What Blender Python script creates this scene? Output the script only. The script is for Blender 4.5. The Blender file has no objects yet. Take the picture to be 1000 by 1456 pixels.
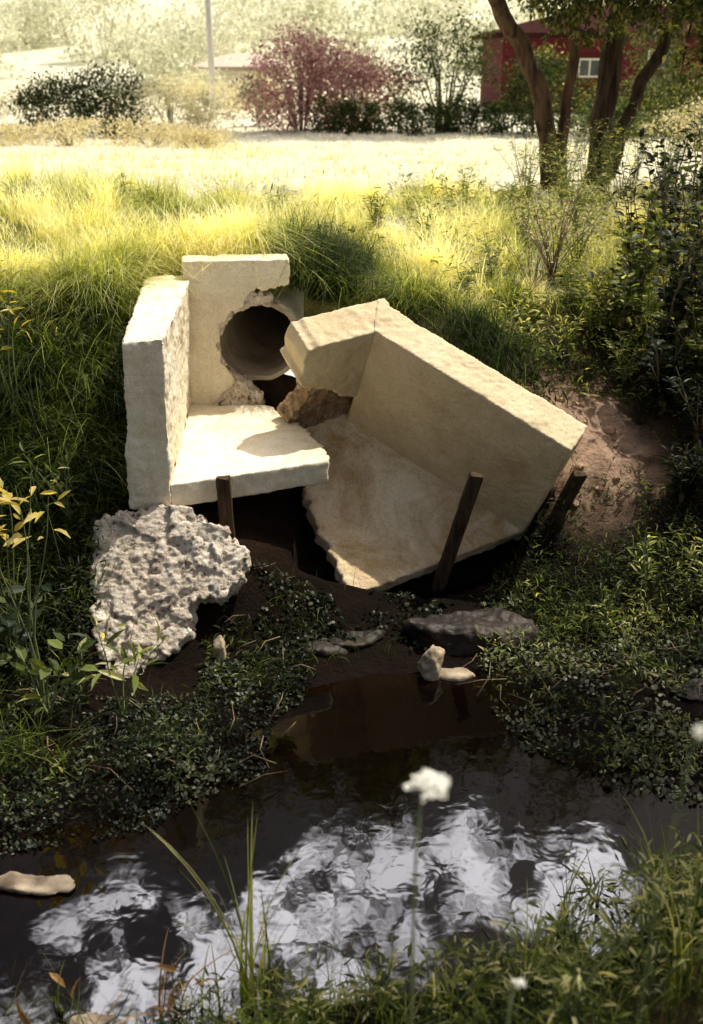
import bpy, bmesh, math, random
import numpy as np
from mathutils import Vector, Matrix
rng=np.random.default_rng(7); random.seed(7)
S=bpy.context.scene; COL=S.collection
# ---------------------------------------------------------------- helpers
def link(o,parent=None):
    COL.objects.link(o)
    if parent is not None: o.parent=parent
    return o
def tag(o,label=None,category=None,kind=None,group=None):
    if label:o["label"]=label
    if category:o["category"]=category
    if kind:o["kind"]=kind
    if group:o["group"]=group
    return o
def empty(name,loc,label,category,group=None):
    e=bpy.data.objects.new(name,None); e.location=loc; e.empty_display_size=.2
    link(e); return tag(e,label,category,None,group)
def mesh_obj(name,v,f,mats,parent=None,smooth=True,tint=None,midx=None):
    me=bpy.data.meshes.new(name)
    me.from_pydata(v.tolist() if hasattr(v,'tolist') else v,[],f.tolist() if hasattr(f,'tolist') else f)
    if not isinstance(mats,(list,tuple)): mats=[mats]
    for m in mats: me.materials.append(m)
    if tint is not None:
        a=me.attributes.new("tint",'FLOAT_COLOR','POINT')
        t=np.asarray(tint,float)
        if t.ndim==1: t=np.stack([t,t,t,np.ones_like(t)],1)
        a.data.foreach_set("color",t.astype(np.float32).ravel())
    if smooth: me.polygons.foreach_set("use_smooth",[True]*len(me.polygons))
    if midx is not None: me.polygons.foreach_set("material_index",np.asarray(midx,np.int32))
    me.update()
    o=bpy.data.objects.new(name,me); link(o)
    if parent is not None:
        o.parent=parent; o.matrix_parent_inverse=Matrix.Translation(parent.location).inverted()
    return o
def hsh(i,j,s=0):
    n=(i.astype(np.int64)*374761393+j.astype(np.int64)*668265263+s*974634777)&0x7fffffff
    n=((n^(n>>13))*1274126177)&0x7fffffff
    return ((n^(n>>16))&0xffff)/65535.0
def vn(x,y,s=0):
    x=np.asarray(x,float);y=np.asarray(y,float)
    i=np.floor(x);j=np.floor(y);a=x-i;b=y-j
    a=a*a*(3-2*a);b=b*b*(3-2*b)
    return (hsh(i,j,s)*(1-a)+hsh(i+1,j,s)*a)*(1-b)+(hsh(i,j+1,s)*(1-a)+hsh(i+1,j+1,s)*a)*b
def fbm(x,y,s=0,o=4):
    r=0;a=.5
    for k in range(o): r=r+a*vn(x*2**k,y*2**k,s+k);a*=.5
    return r
def sm(a,b,x):
    t=np.clip((x-a)/(b-a),0,1);return t*t*(3-2*t)
# ---------------------------------------------------------------- materials
def newmat(name):
    m=bpy.data.materials.new(name);m.use_nodes=True;nt=m.node_tree;nt.nodes.clear()
    out=nt.nodes.new('ShaderNodeOutputMaterial');return m,nt,out
def N(nt,t,**k):
    n=nt.nodes.new(t)
    for a,b in k.items():
        if a in n.inputs: n.inputs[a].default_value=b
        else: setattr(n,a,b)
    return n
def ramp(nt,fac,stops):
    r=nt.nodes.new('ShaderNodeValToRGB');e=r.color_ramp.elements
    while len(e)<len(stops): e.new(.5)
    for i,(p,c) in enumerate(stops): e[i].position=p;e[i].color=(*c,1)
    nt.links.new(fac,r.inputs[0]);return r.outputs[0]
def mixc(nt,fac,a,b,mode='MIX'):
    m=nt.nodes.new('ShaderNodeMix');m.data_type='RGBA';m.blend_type=mode
    for s,v in ((0,fac),(6,a),(7,b)):
        if isinstance(v,(int,float)): m.inputs[s].default_value=v
        elif isinstance(v,tuple): m.inputs[s].default_value=(*v,1)
        else: nt.links.new(v,m.inputs[s])
    return m.outputs[2]
def foliage(name,stops,trans=.45,rough=.5,spec=.3,tt=(1.25,1.15,.5)):
    m,nt,out=newmat(name)
    at=N(nt,'ShaderNodeAttribute',attribute_name='tint')
    c=ramp(nt,at.outputs['Fac'],stops)
    p=N(nt,'ShaderNodeBsdfPrincipled',Roughness=rough);p.inputs['Specular IOR Level'].default_value=spec
    nt.links.new(c,p.inputs['Base Color'])
    t=N(nt,'ShaderNodeBsdfTranslucent')
    c2=mixc(nt,1.0,c,tt,'MULTIPLY');nt.links.new(c2,t.inputs[0])
    mx=N(nt,'ShaderNodeMixShader');mx.inputs[0].default_value=trans
    nt.links.new(p.outputs[0],mx.inputs[1]);nt.links.new(t.outputs[0],mx.inputs[2]);nt.links.new(mx.outputs[0],out.inputs[0])
    return m
def solid(name,c1,c2,scale=6,rough=.9,bump=.3,bscale=40,spec=.3,obj=True,detail=8,stretch=None):
    m,nt,out=newmat(name)
    tc=N(nt,'ShaderNodeTexCoord');src=tc.outputs['Object']
    if stretch:
        mp=N(nt,'ShaderNodeMapping');mp.inputs['Scale'].default_value=stretch;nt.links.new(src,mp.inputs[0]);src=mp.outputs[0]
    n=N(nt,'ShaderNodeTexNoise',Scale=scale,Detail=detail);nt.links.new(src,n.inputs[0])
    c=ramp(nt,n.outputs[0],[(.35,c1),(.65,c2)])
    p=N(nt,'ShaderNodeBsdfPrincipled',Roughness=rough);p.inputs['Specular IOR Level'].default_value=spec
    nt.links.new(c,p.inputs['Base Color'])
    n2=N(nt,'ShaderNodeTexNoise',Scale=bscale,Detail=10);nt.links.new(src,n2.inputs[0])
    b=N(nt,'ShaderNodeBump',Strength=bump,Distance=.02);nt.links.new(n2.outputs[0],b.inputs['Height'])
    nt.links.new(b.outputs[0],p.inputs['Normal']);nt.links.new(p.outputs[0],out.inputs[0]);return m
def concrete(name,ca,cb,stain,stain_amt=.5,agg=0.0,bump=.35,aggscale=45,s0=.46,cav=0,drip=0,pinkish=0):
    m,nt,out=newmat(name);L=nt.links.new
    tc=N(nt,'ShaderNodeTexCoord');src=tc.outputs['Object']
    n=N(nt,'ShaderNodeTexNoise',Scale=3.2,Detail=9,Roughness=.65);L(src,n.inputs[0])
    c=ramp(nt,n.outputs[0],[(.3,ca),(.7,cb)])
    n2=N(nt,'ShaderNodeTexNoise',Scale=1.7,Detail=12,Roughness=.72,Distortion=.6);L(src,n2.inputs[0])
    f=ramp(nt,n2.outputs[0],[(s0,(0,0,0)),(s0+.2,(stain_amt,)*3)])
    c=mixc(nt,f,c,stain)
    if pinkish>0:
        np_=N(nt,'ShaderNodeTexNoise',Scale=2.6,Detail=6,Roughness=.6);L(src,np_.inputs[0])
        fp_=ramp(nt,np_.outputs[0],[(.3,(pinkish,)*3),(.5,(0,)*3)])
        c=mixc(nt,fp_,c,(.72,.52,.40))
    if drip>0:
        mp=N(nt,'ShaderNodeMapping');mp.inputs['Scale'].default_value=(7,7,.9);L(src,mp.inputs[0])
        nd=N(nt,'ShaderNodeTexNoise',Scale=1.6,Detail=8,Roughness=.6);L(mp.outputs[0],nd.inputs[0])
        fd=ramp(nt,nd.outputs[0],[(.5,(0,)*3),(.72,(drip,)*3)])
        c=mixc(nt,fd,c,stain)
    v=N(nt,'ShaderNodeTexVoronoi',Scale=60);L(src,v.inputs[0])
    pf=ramp(nt,v.outputs['Distance'],[(.08,(.4,)*3),(.22,(1,)*3)])
    n3=N(nt,'ShaderNodeTexNoise',Scale=9,Detail=4);L(src,n3.inputs[0])
    pm=ramp(nt,n3.outputs[0],[(.50,(0,)*3),(.62,(1,)*3)])
    pm2=mixc(nt,pm,(1.,1.,1.),pf)
    c=mixc(nt,1.0,c,pm2,'MULTIPLY')
    g=N(nt,'ShaderNodeTexNoise',Scale=120,Detail=5);L(src,g.inputs[0])
    gg=ramp(nt,g.outputs[0],[(.3,(.78,)*3),(.7,(1.10,)*3)])
    c=mixc(nt,1.0,c,gg,'MULTIPLY')
    hgt=mixc(nt,.4,n.outputs[0],g.outputs[0])
    if agg>0:
        dn=N(nt,'ShaderNodeTexNoise',Scale=12,Detail=3);L(src,dn.inputs[0])
        wv=mixc(nt,.08,src,dn.outputs['Color'])
        va=N(nt,'ShaderNodeTexVoronoi',Scale=aggscale);L(wv,va.inputs[0])
        sp=N(nt,'ShaderNodeSeparateColor');L(va.outputs['Color'],sp.inputs[0])
        ac=ramp(nt,sp.outputs[0],[(0,(.10,.075,.05)),(.25,(.50,.40,.31)),(.6,(.90,.83,.72)),(.85,(.64,.52,.40)),(1,(.28,.19,.13))])
        ad=ramp(nt,va.outputs['Distance'],[(.2,(1,)*3),(.6,(0.05,)*3)])
        n4=N(nt,'ShaderNodeTexNoise',Scale=7,Detail=6);L(src,n4.inputs[0])
        amk=ramp(nt,n4.outputs[0],[(.36,(0,)*3),(.52,(agg,)*3)])
        am=mixc(nt,1.0,ad,amk,'MULTIPLY')
        c=mixc(nt,am,c,ac)
        hgt=mixc(nt,.3,hgt,ad)
    if cav>0:
        n5=N(nt,'ShaderNodeTexNoise',Scale=19,Detail=9,Roughness=.7,Distortion=.4);L(src,n5.inputs[0])
        cv=ramp(nt,n5.outputs[0],[(.37,(.14,.10,.07)),(.45,(1,1,1))])  # shade inside the pits is painted into the colour
        c=mixc(nt,cav,c,mixc(nt,1.0,c,cv,'MULTIPLY'))
        hgt=mixc(nt,.55,hgt,ramp(nt,n5.outputs[0],[(.3,(0,)*3),(.6,(1,)*3)]))
    p=N(nt,'ShaderNodeBsdfPrincipled',Roughness=.92);p.inputs['Specular IOR Level'].default_value=.2
    L(c,p.inputs['Base Color'])
    b=N(nt,'ShaderNodeBump',Strength=bump,Distance=.012+.016*cav);L(hgt,b.inputs['Height']);L(b.outputs[0],p.inputs['Normal'])
    L(p.outputs[0],out.inputs[0]);return m
M_conc=concrete("pale_concrete",(.74,.66,.48),(.90,.84,.68),(.42,.31,.18),.42,.0,s0=.51,drip=.25,pinkish=.25)
M_concR=concrete("stained_shaded_concrete",(.60,.49,.30),(.75,.65,.44),(.38,.25,.11),.5,.0,s0=.5,drip=.25,bump=.25,pinkish=.35)  # stains, plus a darker base standing in for shade on the wall
M_slabR=concrete("worn_sunlit_concrete_floor",(.80,.67,.43),(.94,.85,.64),(.42,.25,.08),.9,.3,.5,s0=.42,pinkish=.4)  # wear and stains, plus a lighter base standing in for sunlight
M_agg=concrete("broken_concrete",(.66,.57,.46),(.94,.88,.77),(.34,.24,.17),.4,.95,.9,40,cav=.9,pinkish=.3)
M_aggd=concrete("broken_brown_concrete",(.30,.20,.11),(.50,.36,.22),(.16,.09,.04),.6,.4,.8,30,cav=.7)
M_dirt=solid("dirt_clod_soil",(.22,.13,.08),(.45,.30,.20),9,.95,.6)
M_earth=solid("dark_backing_soil",(.02,.012,.007),(.05,.03,.018),9,.95,.8)
M_pipe=concrete("pipe_concrete",(.40,.35,.26),(.52,.46,.36),(.12,.09,.06),.7,0)
M_wood=solid("weathered_wood",(.04,.025,.015),(.11,.07,.042),5,.9,.8,30,.2,stretch=(8,8,1))
M_rockd=solid("dark_wet_rock",(.008,.006,.005),(.035,.024,.018),5,.55,.9,14,.3)
M_rockp=solid("pale_rock",(.2,.15,.10),(.48,.40,.29),6,.8,.9,14,.3)
M_bark=solid("brown_bark",(.02,.014,.01),(.09,.06,.04),3,.95,1.0,14,.1,stretch=(5,5,.8))
M_barkr=solid("reddish_bark",(.035,.022,.014),(.15,.09,.055),3,.95,1.0,14,.1,stretch=(5,5,.8))
M_stem=solid("green_stem",(.12,.17,.06),(.24,.28,.12),8,.7,.1)
M_twig=solid("dry_twig",(.12,.08,.05),(.26,.20,.12),8,.8,.3)
M_twigp=solid("pale_twig",(.38,.34,.22),(.5,.46,.32),8,.8,.3)
M_grass=foliage("long_grass",[(0,(.016,.034,.005)),(.25,(.10,.15,.018)),(.5,(.36,.42,.07)),(.72,(.76,.74,.30)),(1,(.95,.93,.72))],.6,tt=(1.25,1.2,.65))
M_field=foliage("dry_field_grass",[(0,(.6,.56,.3)),(.35,(.88,.84,.6)),(1,(.95,.93,.82))],.4,tt=(1,1,.95))
M_weed=foliage("weed_leaves",[(0,(.008,.018,.005)),(.4,(.045,.075,.015)),(.75,(.24,.29,.07)),(1,(.70,.68,.34))],.5,.5,.25)
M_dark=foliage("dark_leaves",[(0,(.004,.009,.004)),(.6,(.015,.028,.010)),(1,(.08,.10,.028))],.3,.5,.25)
M_cress=foliage("creek_leaves",[(0,(.003,.006,.002)),(.5,(.010,.017,.007)),(.8,(.03,.04,.016)),(1,(.17,.18,.11))],.2,.45,.3)  # creek shade in the near-black tones, glints in the pale end
M_yell=foliage("yellow_leaves",[(0,(.16,.2,.03)),(.5,(.5,.42,.07)),(1,(.75,.62,.25))],.5)
M_pink=foliage("pink_leaves",[(0,(.20,.085,.085)),(.5,(.52,.28,.26)),(1,(.80,.60,.54))],.4,tt=(1.1,1,.95))
M_haze=foliage("haze_painted_leaves",[(0,(.42,.44,.30)),(.5,(.66,.66,.50)),(1,(.90,.88,.74))],.4,tt=(1,1,.92))  # distance haze painted in as pale leaf colour
M_gold=foliage("golden_leaves",[(0,(.42,.37,.18)),(.5,(.74,.67,.42)),(1,(.9,.85,.64))],.45,tt=(1.1,1.05,.85))
M_treel=foliage("tree_leaves",[(0,(.02,.035,.01)),(.5,(.07,.09,.02)),(1,(.38,.38,.12))],.5)
M_hedge=foliage("hedge_leaves",[(0,(.012,.03,.008)),(.6,(.07,.11,.025)),(1,(.26,.3,.09))],.4)
M_hedged=foliage("dark_hedge_leaves",[(0,(.01,.02,.006)),(.6,(.05,.075,.02)),(1,(.18,.2,.07))],.35)
M_petal=foliage("white_petals",[(0,(.86,.86,.80)),(1,(.92,.92,.88))],.4,tt=(1,1,1))
M_dry=foliage("dry_leaves",[(0,(.22,.1,.04)),(1,(.55,.33,.14))],.4)
def ground_mat():
    m,nt,out=newmat("earth_ground");L=nt.links.new
    at=N(nt,'ShaderNodeAttribute',attribute_name='tint')
    tc=N(nt,'ShaderNodeTexCoord')
    n=N(nt,'ShaderNodeTexNoise',Scale=7,Detail=12,Roughness=.7);L(tc.outputs['Object'],n.inputs[0])
    g=ramp(nt,n.outputs[0],[(.3,(.55,)*3),(.7,(1.25,)*3)])
    c=mixc(nt,1.0,at.outputs['Color'],g,'MULTIPLY')
    p=N(nt,'ShaderNodeBsdfPrincipled',Roughness=.95);p.inputs['Specular IOR Level'].default_value=.1;L(c,p.inputs['Base Color'])
    n2=N(nt,'ShaderNodeTexNoise',Scale=22,Detail=12,Roughness=.7);L(tc.outputs['Object'],n2.inputs[0])
    b=N(nt,'ShaderNodeBump',Strength=1.0,Distance=.06);L(n2.outputs[0],b.inputs['Height']);L(b.outputs[0],p.inputs['Normal'])
    L(p.outputs[0],out.inputs[0]);return m
def water_mat():
    m,nt,out=newmat("creek_water");L=nt.links.new
    tc=N(nt,'ShaderNodeTexCoord')
    n=N(nt,'ShaderNodeTexNoise',Scale=9,Detail=2,Distortion=.3);L(tc.outputs['Object'],n.inputs[0])
    n2=N(nt,'ShaderNodeTexNoise',Scale=1.6,Detail=1);L(tc.outputs['Object'],n2.inputs[0])
    h=mixc(nt,.3,n2.outputs[0],n.outputs[0])
    b=N(nt,'ShaderNodeBump',Strength=.05,Distance=.05);L(h,b.inputs['Height'])
    p=N(nt,'ShaderNodeBsdfPrincipled',Roughness=.03,IOR=1.33);p.inputs['Base Color'].default_value=(.004,.0016,.0009,1)
    L(b.outputs[0],p.inputs['Normal'])
    L(p.outputs[0],out.inputs[0]);return m
# ---------------------------------------------------------------- fractured drain frames
G=np.array([-.014,6.8,.822]);Mp=np.array([1.126,6.273,.241])
gm=(Mp-G);WL=np.linalg.norm(gm);gm/=WL
up=np.array([.188,-.516,.836]);up-=gm*up.dot(gm);up/=np.linalg.norm(up)
w=np.cross(up,gm);
if w[0]<0:w=-w
Kp=np.array([-.021,5.629,.101])
ldir=np.array([-.41,-.23,-.05]);ldir-=up*ldir.dot(up);ldir/=np.linalg.norm(ldir)
wb=np.cross(ldir,up)
if wb[1]<0:wb=-wb
# ---------------------------------------------------------------- terrain
prof={
-60:[(-3,1.6),(0,1.5),(1.5,.9),(2.4,.1),(2.8,-.15),(3.8,-.15),(4.1,.02),(4.8,.15),(6,.9),(7.3,1.65),(9,1.85),(11,1.8),(33,1.0)],
-3:[(-3,1.6),(0,1.5),(1.5,.9),(2.2,.1),(2.6,-.15),(3.4,-.12),(3.65,.03),(4.7,.18),(5.6,.8),(6.6,1.5),(7.6,1.8),(9,1.85),(11,1.75),(33,1.0)],
-1.5:[(-3,1.6),(0,1.5),(1.5,.9),(2.3,.1),(2.6,-.15),(3.4,-.12),(3.65,.03),(4.8,.10),(5.3,.45),(6.0,1.1),(6.8,1.6),(7.6,1.8),(9,1.82),(11,1.75),(33,1.0)],
-1.1:[(-3,1.6),(0,1.5),(1.5,.9),(2.35,.1),(2.7,-.15),(3.5,-.12),(3.75,.03),(4.8,.06),(5.3,.42),(5.6,.66),(7.1,.72),(7.28,1.7),(7.6,1.78),(9,1.8),(11,1.75),(33,1.0)],
-.6:[(-3,1.6),(0,1.5),(1.5,.9),(2.5,.1),(2.8,-.15),(3.75,-.15),(4.05,.0),(5.1,.10),(5.5,.4),(5.8,.5),(7.05,.66),(7.14,.8),(7.24,1.66),(7.6,1.76),(9,1.75),(11,1.7),(33,1.0)],
-.25:[(-3,1.6),(0,1.5),(1.5,.9),(2.6,.1),(2.9,-.15),(4.5,-.15),(4.8,.0),(5.25,.10),(5.6,.25),(6.1,.33),(6.8,.5),(7.05,.8),(7.25,1.5),(7.6,1.72),(9,1.72),(11,1.7),(33,1.0)],
.5:[(-3,1.6),(0,1.5),(1.5,.9),(2.7,.1),(3.0,-.15),(4.6,-.15),(5.0,.0),(5.5,.07),(6.0,.15),(6.4,.8),(6.65,1.38),(7.2,1.52),(8.5,1.6),(11,1.68),(33,1.0)],
.95:[(-3,1.6),(0,1.5),(1.5,.9),(2.75,.22),(3.1,-.12),(3.9,-.12),(4.2,.0),(5.4,.05),(6.1,.2),(6.45,.9),(6.65,1.15),(7.2,1.35),(8.5,1.55),(11,1.68),(33,1.0)],
1.4:[(-3,1.6),(0,1.5),(1.5,.98),(2.7,.4),(3.2,.1),(3.4,-.08),(3.8,-.08),(4.0,.01),(5.3,.04),(5.9,.22),(6.3,.45),(6.6,.75),(7.1,1.0),(7.8,1.25),(9,1.45),(11,1.65),(33,1.0)],
2.0:[(-3,1.6),(0,1.5),(1.5,1.0),(2.7,.5),(3.4,.18),(3.7,-.06),(3.9,-.05),(4.1,.01),(5.3,.05),(5.9,.32),(6.6,.62),(7.3,.95),(8,1.15),(9,1.4),(11,1.62),(33,1.0)],
3.2:[(-3,1.6),(0,1.5),(1.5,1.0),(2.7,.5),(3.5,.2),(3.8,-.06),(4.1,-.05),(4.4,.05),(5.6,.35),(6.6,.85),(7.5,1.2),(9,1.5),(11,1.65),(33,1.0)],
60:[(-3,1.6),(0,1.5),(1.5,1.0),(2.7,.5),(3.5,.15),(3.9,-.08),(4.4,-.05),(4.8,.05),(5.6,.35),(6.6,.85),(7.5,1.2),(9,1.5),(11,1.65),(33,1.0)]}
PX=np.array(sorted(prof))
def base_h(x,y):
    x=np.asarray(x,float);y=np.asarray(y,float)
    Z=np.stack([np.interp(y,[p[0] for p in prof[k]],[p[1] for p in prof[k]]) for k in PX])
    i=np.clip(np.searchsorted(PX,x)-1,0,len(PX)-2)
    f=np.clip((x-PX[i])/(PX[i+1]-PX[i]),0,1)
    za=np.take_along_axis(Z,i[None],0)[0];zb=np.take_along_axis(Z,(i+1)[None],0)[0]
    return za*(1-f)+zb*f
def patch(x,y,e=1.0): return np.exp(-(((x-1.64)/(.38*e))**2+((y-6.72)/(.50*e))**2)**2)
def H(x,y):
    x=np.asarray(x,float);y=np.asarray(y,float)
    z=base_h(x,y)
    amp=np.where(y>7.4,.16,.10)*np.clip(z*3+.3,.25,1)
    z=z+amp*(fbm(x*1.7+5,y*1.7,3)-.47)*1.3+.03*(fbm(x*7,y*7,9,3)-.45)
    z=z+patch(x,y,1.3)*.16*(fbm(x*6,y*6,19,3)-.45)
    z=z+sm(12,20,y)*.15*(fbm(x*.3,y*.3,5)-.5)+sm(50,150,y)*(7.0+3*fbm(x*.03,y*.03,91))
    inL=(x>-1.30)&(x<-.1)&(y>5.45)&(y<7.12)
    z=np.where(inL,np.minimum(z,.70),z)
    slab=G[2]-(up[0]*(x-G[0])+up[1]*(y-G[1]))/up[2]
    P=np.stack([x-G[0],y-G[1],z-G[2]],-1)
    P2=np.stack([x-G[0],y-G[1],slab-.1-G[2]],-1)
    inside=((P@w)<.16)|((P2@w)<.10)|(((P@wb)<.14)&(x<.15))|(((P2@wb)<.1)&(x<.1))
    s=P@gm
    foot=inside&(x>-.36)&(s<WL+.02)&(y>5.62)&(y<7.2)&(slab>0)
    z=np.where(foot,np.minimum(z,slab-.17),z)
    return z
xs=np.unique(np.concatenate([np.arange(-3.2,3.4,.035),-3.2-np.geomspace(.05,120,70),3.4+np.geomspace(.05,120,70)]))
ys=np.unique(np.concatenate([np.arange(-3,2,.25),np.arange(2,9,.035),9+np.geomspace(.05,260,140)]))
XX,YY=np.meshgrid(xs,ys);ZZ=H(XX.ravel(),YY.ravel()).reshape(XX.shape)
V=np.stack([XX.ravel(),YY.ravel(),ZZ.ravel()],1)
nx=len(xs);ii,jj=np.meshgrid(np.arange(nx-1),np.arange(len(ys)-1));k=(jj*nx+ii).ravel()
F=np.stack([k,k+1,k+1+nx,k+nx],1)
zmx=V[F][:,:,2].max(1);zmn=V[F][:,:,2].min(1);cx=V[F][:,:,0].mean(1);cy=V[F][:,:,1].mean(1)
cut=(cx>-.95)&(cx<-.33)&(cy>7.0)&(cy<7.5)&(zmx>.98)&(zmn<1.6)
F=F[~cut]
x,y,z=V.T
def lerp(a,b,t):return a*(1-t[:,None])+b*t[:,None]
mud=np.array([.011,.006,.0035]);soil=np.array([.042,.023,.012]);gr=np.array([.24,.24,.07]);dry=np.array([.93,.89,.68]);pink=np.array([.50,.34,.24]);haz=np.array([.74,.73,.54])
c=np.tile(mud,(len(V),1))
c=lerp(c,soil,sm(.25,.7,z))
c=lerp(c,gr,sm(1.2,1.6,z)*sm(6.5,7.5,y))
c=lerp(c,dry,sm(9,11.2,y+2.5*(fbm(x*.8,y*.8,2)-.5)))
dp=patch(x,y,1.1)*np.clip(fbm(x*5,y*5,77)*3-.5,0.25,1)
c=lerp(c,pink,np.clip(dp*1.2,0,1))
c=lerp(c,haz,sm(38,55,y))  # distance haze painted into the far ground colour
nb=sm(2.9,2.4,y)*sm(.2,.5,z);c=lerp(c,np.array([.12,.08,.05]),nb)
tint=np.concatenate([c,np.ones((len(V),1))],1)
ground=mesh_obj("ground",V,F,ground_mat(),tint=tint);tag(ground,"grassy creek bank with bare dirt, mud and dry field","ground","structure")
def Hs(x,y): return float(H(np.array([x]),np.array([y]))[0])
wm=water_mat()
water=mesh_obj("water",[(-60,1.8,0),(60,1.8,0),(60,7,0),(-60,7,0)],[(0,1,2,3)],wm,smooth=False);tag(water,"dark still creek water reflecting sky and branches","water","structure")
# ---------------------------------------------------------------- solid builders
def ctex(name,size,typ='CLOUDS'):
    t=bpy.data.textures.new(name,typ);t.noise_scale=size
    if typ=='CLOUDS':t.noise_depth=3
    return t
T_big=ctex("lump_noise",.16);T_mid=ctex("chip_noise",.05);T_wide=ctex("wide_noise",.5);T_fine=ctex("fine_noise",.025)
T_pit=ctex("pit_noise",.09);T_pit.contrast=2.2;T_pit.noise_depth=4
def roughen(o,vox,disp):
    m=o.modifiers.new("remesh",'REMESH');m.mode='VOXEL';m.voxel_size=vox;m.use_smooth_shade=True
    for t,s in disp:
        d=o.modifiers.new("displace",'DISPLACE');d.texture=t;d.strength=s;d.mid_level=.5;d.texture_coords='GLOBAL'
def facet(o,vox,nseeds,tilt,mx,seed,sh=.0005):
    m=o.modifiers.new("remesh",'REMESH');m.mode='VOXEL';m.voxel_size=vox
    dg=bpy.context.evaluated_depsgraph_get();dg.update()
    me=bpy.data.meshes.new_from_object(o.evaluated_get(dg));o.modifiers.clear();mat=o.data.materials[0];o.data=me
    if not me.materials:me.materials.append(mat)
    r=np.random.default_rng(seed);n=len(me.vertices);P=np.empty(n*3);me.vertices.foreach_get("co",P);P=P.reshape(-1,3)
    Nn=np.empty(n*3);me.vertices.foreach_get("normal",Nn);Nn=Nn.reshape(-1,3)
    sd=P[r.integers(0,n,nseeds)];tv=r.normal(0,tilt,(nseeds,3));of=r.uniform(-mx*.4,mx*.4,nseeds)
    D=((P[:,None,:]-sd[None])**2).sum(2);Pw=np.exp(-(D-D.min(1,keepdims=True))/sh)
    Pw/=Pw.sum(1,keepdims=True)
    h=np.einsum('ns,nsk,sk->n',Pw,P[:,None,:]-sd[None],tv)+Pw@of
    h=np.clip(h,-mx,mx)
    me.vertices.foreach_set("co",(P+Nn*h[:,None]).ravel());me.polygons.foreach_set("use_smooth",[True]*len(me.polygons));me.update()
def jag(p,q,amp,n,seed):
    r=random.Random(seed);out=[];p=np.array(p,float);q=np.array(q,float);d=q-p;nrm=np.array([-d[1],d[0]])/np.linalg.norm(d)
    for i in range(n):
        t=(i+(r.uniform(-.3,.3) if i else 0))/n
        out.append(tuple(p+d*t+nrm*(r.uniform(-amp,amp) if i else 0)))
    return out
def outline(pts,seed=0):
    out=[];n=len(pts)
    for i in range(n):
        p=pts[i];q=pts[(i+1)%n];a=p[2] if len(p)>2 else 0
        L=math.hypot(q[0]-p[0],q[1]-p[1])
        out+= jag(p[:2],q[:2],a,max(2,int(L/.035)),seed+i) if a>0 else [tuple(p[:2])]
    return out
def prism(name,pts,O,e1,e2,e3,t0,t1,mat,parent,seed=0):
    pl=outline(pts,seed);O,e1,e2,e3=[np.array(q,float) for q in (O,e1,e2,e3)]
    n=len(pl);v=[O+e1*a+e2*b+e3*t0 for a,b in pl]+[O+e1*a+e2*b+e3*t1 for a,b in pl]
    f=[list(range(n)),list(range(2*n-1,n-1,-1))]+[[i,i+n,(i+1)%n+n,(i+1)%n] for i in range(n)]
    me=bpy.data.meshes.new(name);bm=bmesh.new();vv=[bm.verts.new(q) for q in v]
    for q in f:
        try:bm.faces.new([vv[i] for i in q])
        except ValueError:pass
    bmesh.ops.triangulate(bm,faces=[q for q in bm.faces if len(q.verts)>4])
    bmesh.ops.recalc_face_normals(bm,faces=bm.faces);bm.to_mesh(me);bm.free();me.materials.append(mat)
    o=bpy.data.objects.new(name,me);link(o)
    if parent:o.parent=parent;o.matrix_parent_inverse=Matrix.Translation(parent.location).inverted()
    return o
def hexa(name,c8,mat,parent):
    f=[(0,1,2,3),(7,6,5,4),(0,4,5,1),(1,5,6,2),(2,6,7,3),(3,7,4,0)]
    me=bpy.data.meshes.new(name);bm=bmesh.new();vv=[bm.verts.new(tuple(q)) for q in c8]
    for q in f:bm.faces.new([vv[i] for i in q])
    bmesh.ops.recalc_face_normals(bm,faces=bm.faces);bm.to_mesh(me);bm.free();me.materials.append(mat)
    o=bpy.data.objects.new(name,me);link(o)
    if parent:o.parent=parent;o.matrix_parent_inverse=Matrix.Translation(parent.location).inverted()
    return o
# left fragment
dl=empty("drain_outlet_fragment",(-1,6.2,.74),"upright broken half of concrete drain outlet with headwall","concrete drain")
o=hexa("wing_wall",[(-1.02,5.50,.735),(-1.26,5.49,.735),(-1.43,7.14,.735),(-1.13,7.14,.735),(-1.0,5.50,1.725),(-1.215,5.49,1.70),(-1.38,7.14,1.745),(-1.068,7.14,1.75)],M_conc,dl)
roughen(o,.011,[(T_fine,.008),(T_mid,.020),(T_big,.036),(T_wide,.02)])
e1=np.array([.99,.13,0]);e1/=np.linalg.norm(e1);O=np.array([0,7.135,0])
bw=[(-1.12,.74),(-1.12,1.865),(-.42,1.865,.012),(-.415,1.69,.02),(-.64,1.675,.018)]
for i,a in enumerate(np.radians(np.linspace(112,258,16))):
    r=.285+random.uniform(-.012,.03);bw.append((-.64+r*math.cos(a),1.29+r*math.sin(a)))
bw+=[(-.72,.98,.02),(-.80,.90,.01),(-.82,.74)]
o=prism("headwall",bw,O,e1,(0,0,1),(-.13,.99,0),0,.2,M_conc,dl,3);roughen(o,.011,[(T_mid,.012),(T_big,.020),(T_wide,.02)])
ring=[]
for i in range(50):
    a=math.radians(70+i*190/49);r=.315+random.uniform(-.03,.03)+.05*math.exp(-((math.degrees(a)-100)/20)**2);ring.append((-.64+r*math.cos(a),1.29+r*math.sin(a)))
for i in range(30):
    a=math.radians(260-i*190/29);r=.263;ring.append((-.64+r*math.cos(a),1.29+r*math.sin(a)))
o=prism("broken_collar",ring,O,e1,(0,0,1),(-.13,.99,0),.015,.20,M_agg,dl,5);roughen(o,.010,[(T_mid,.022),(T_pit,.02)])
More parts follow.
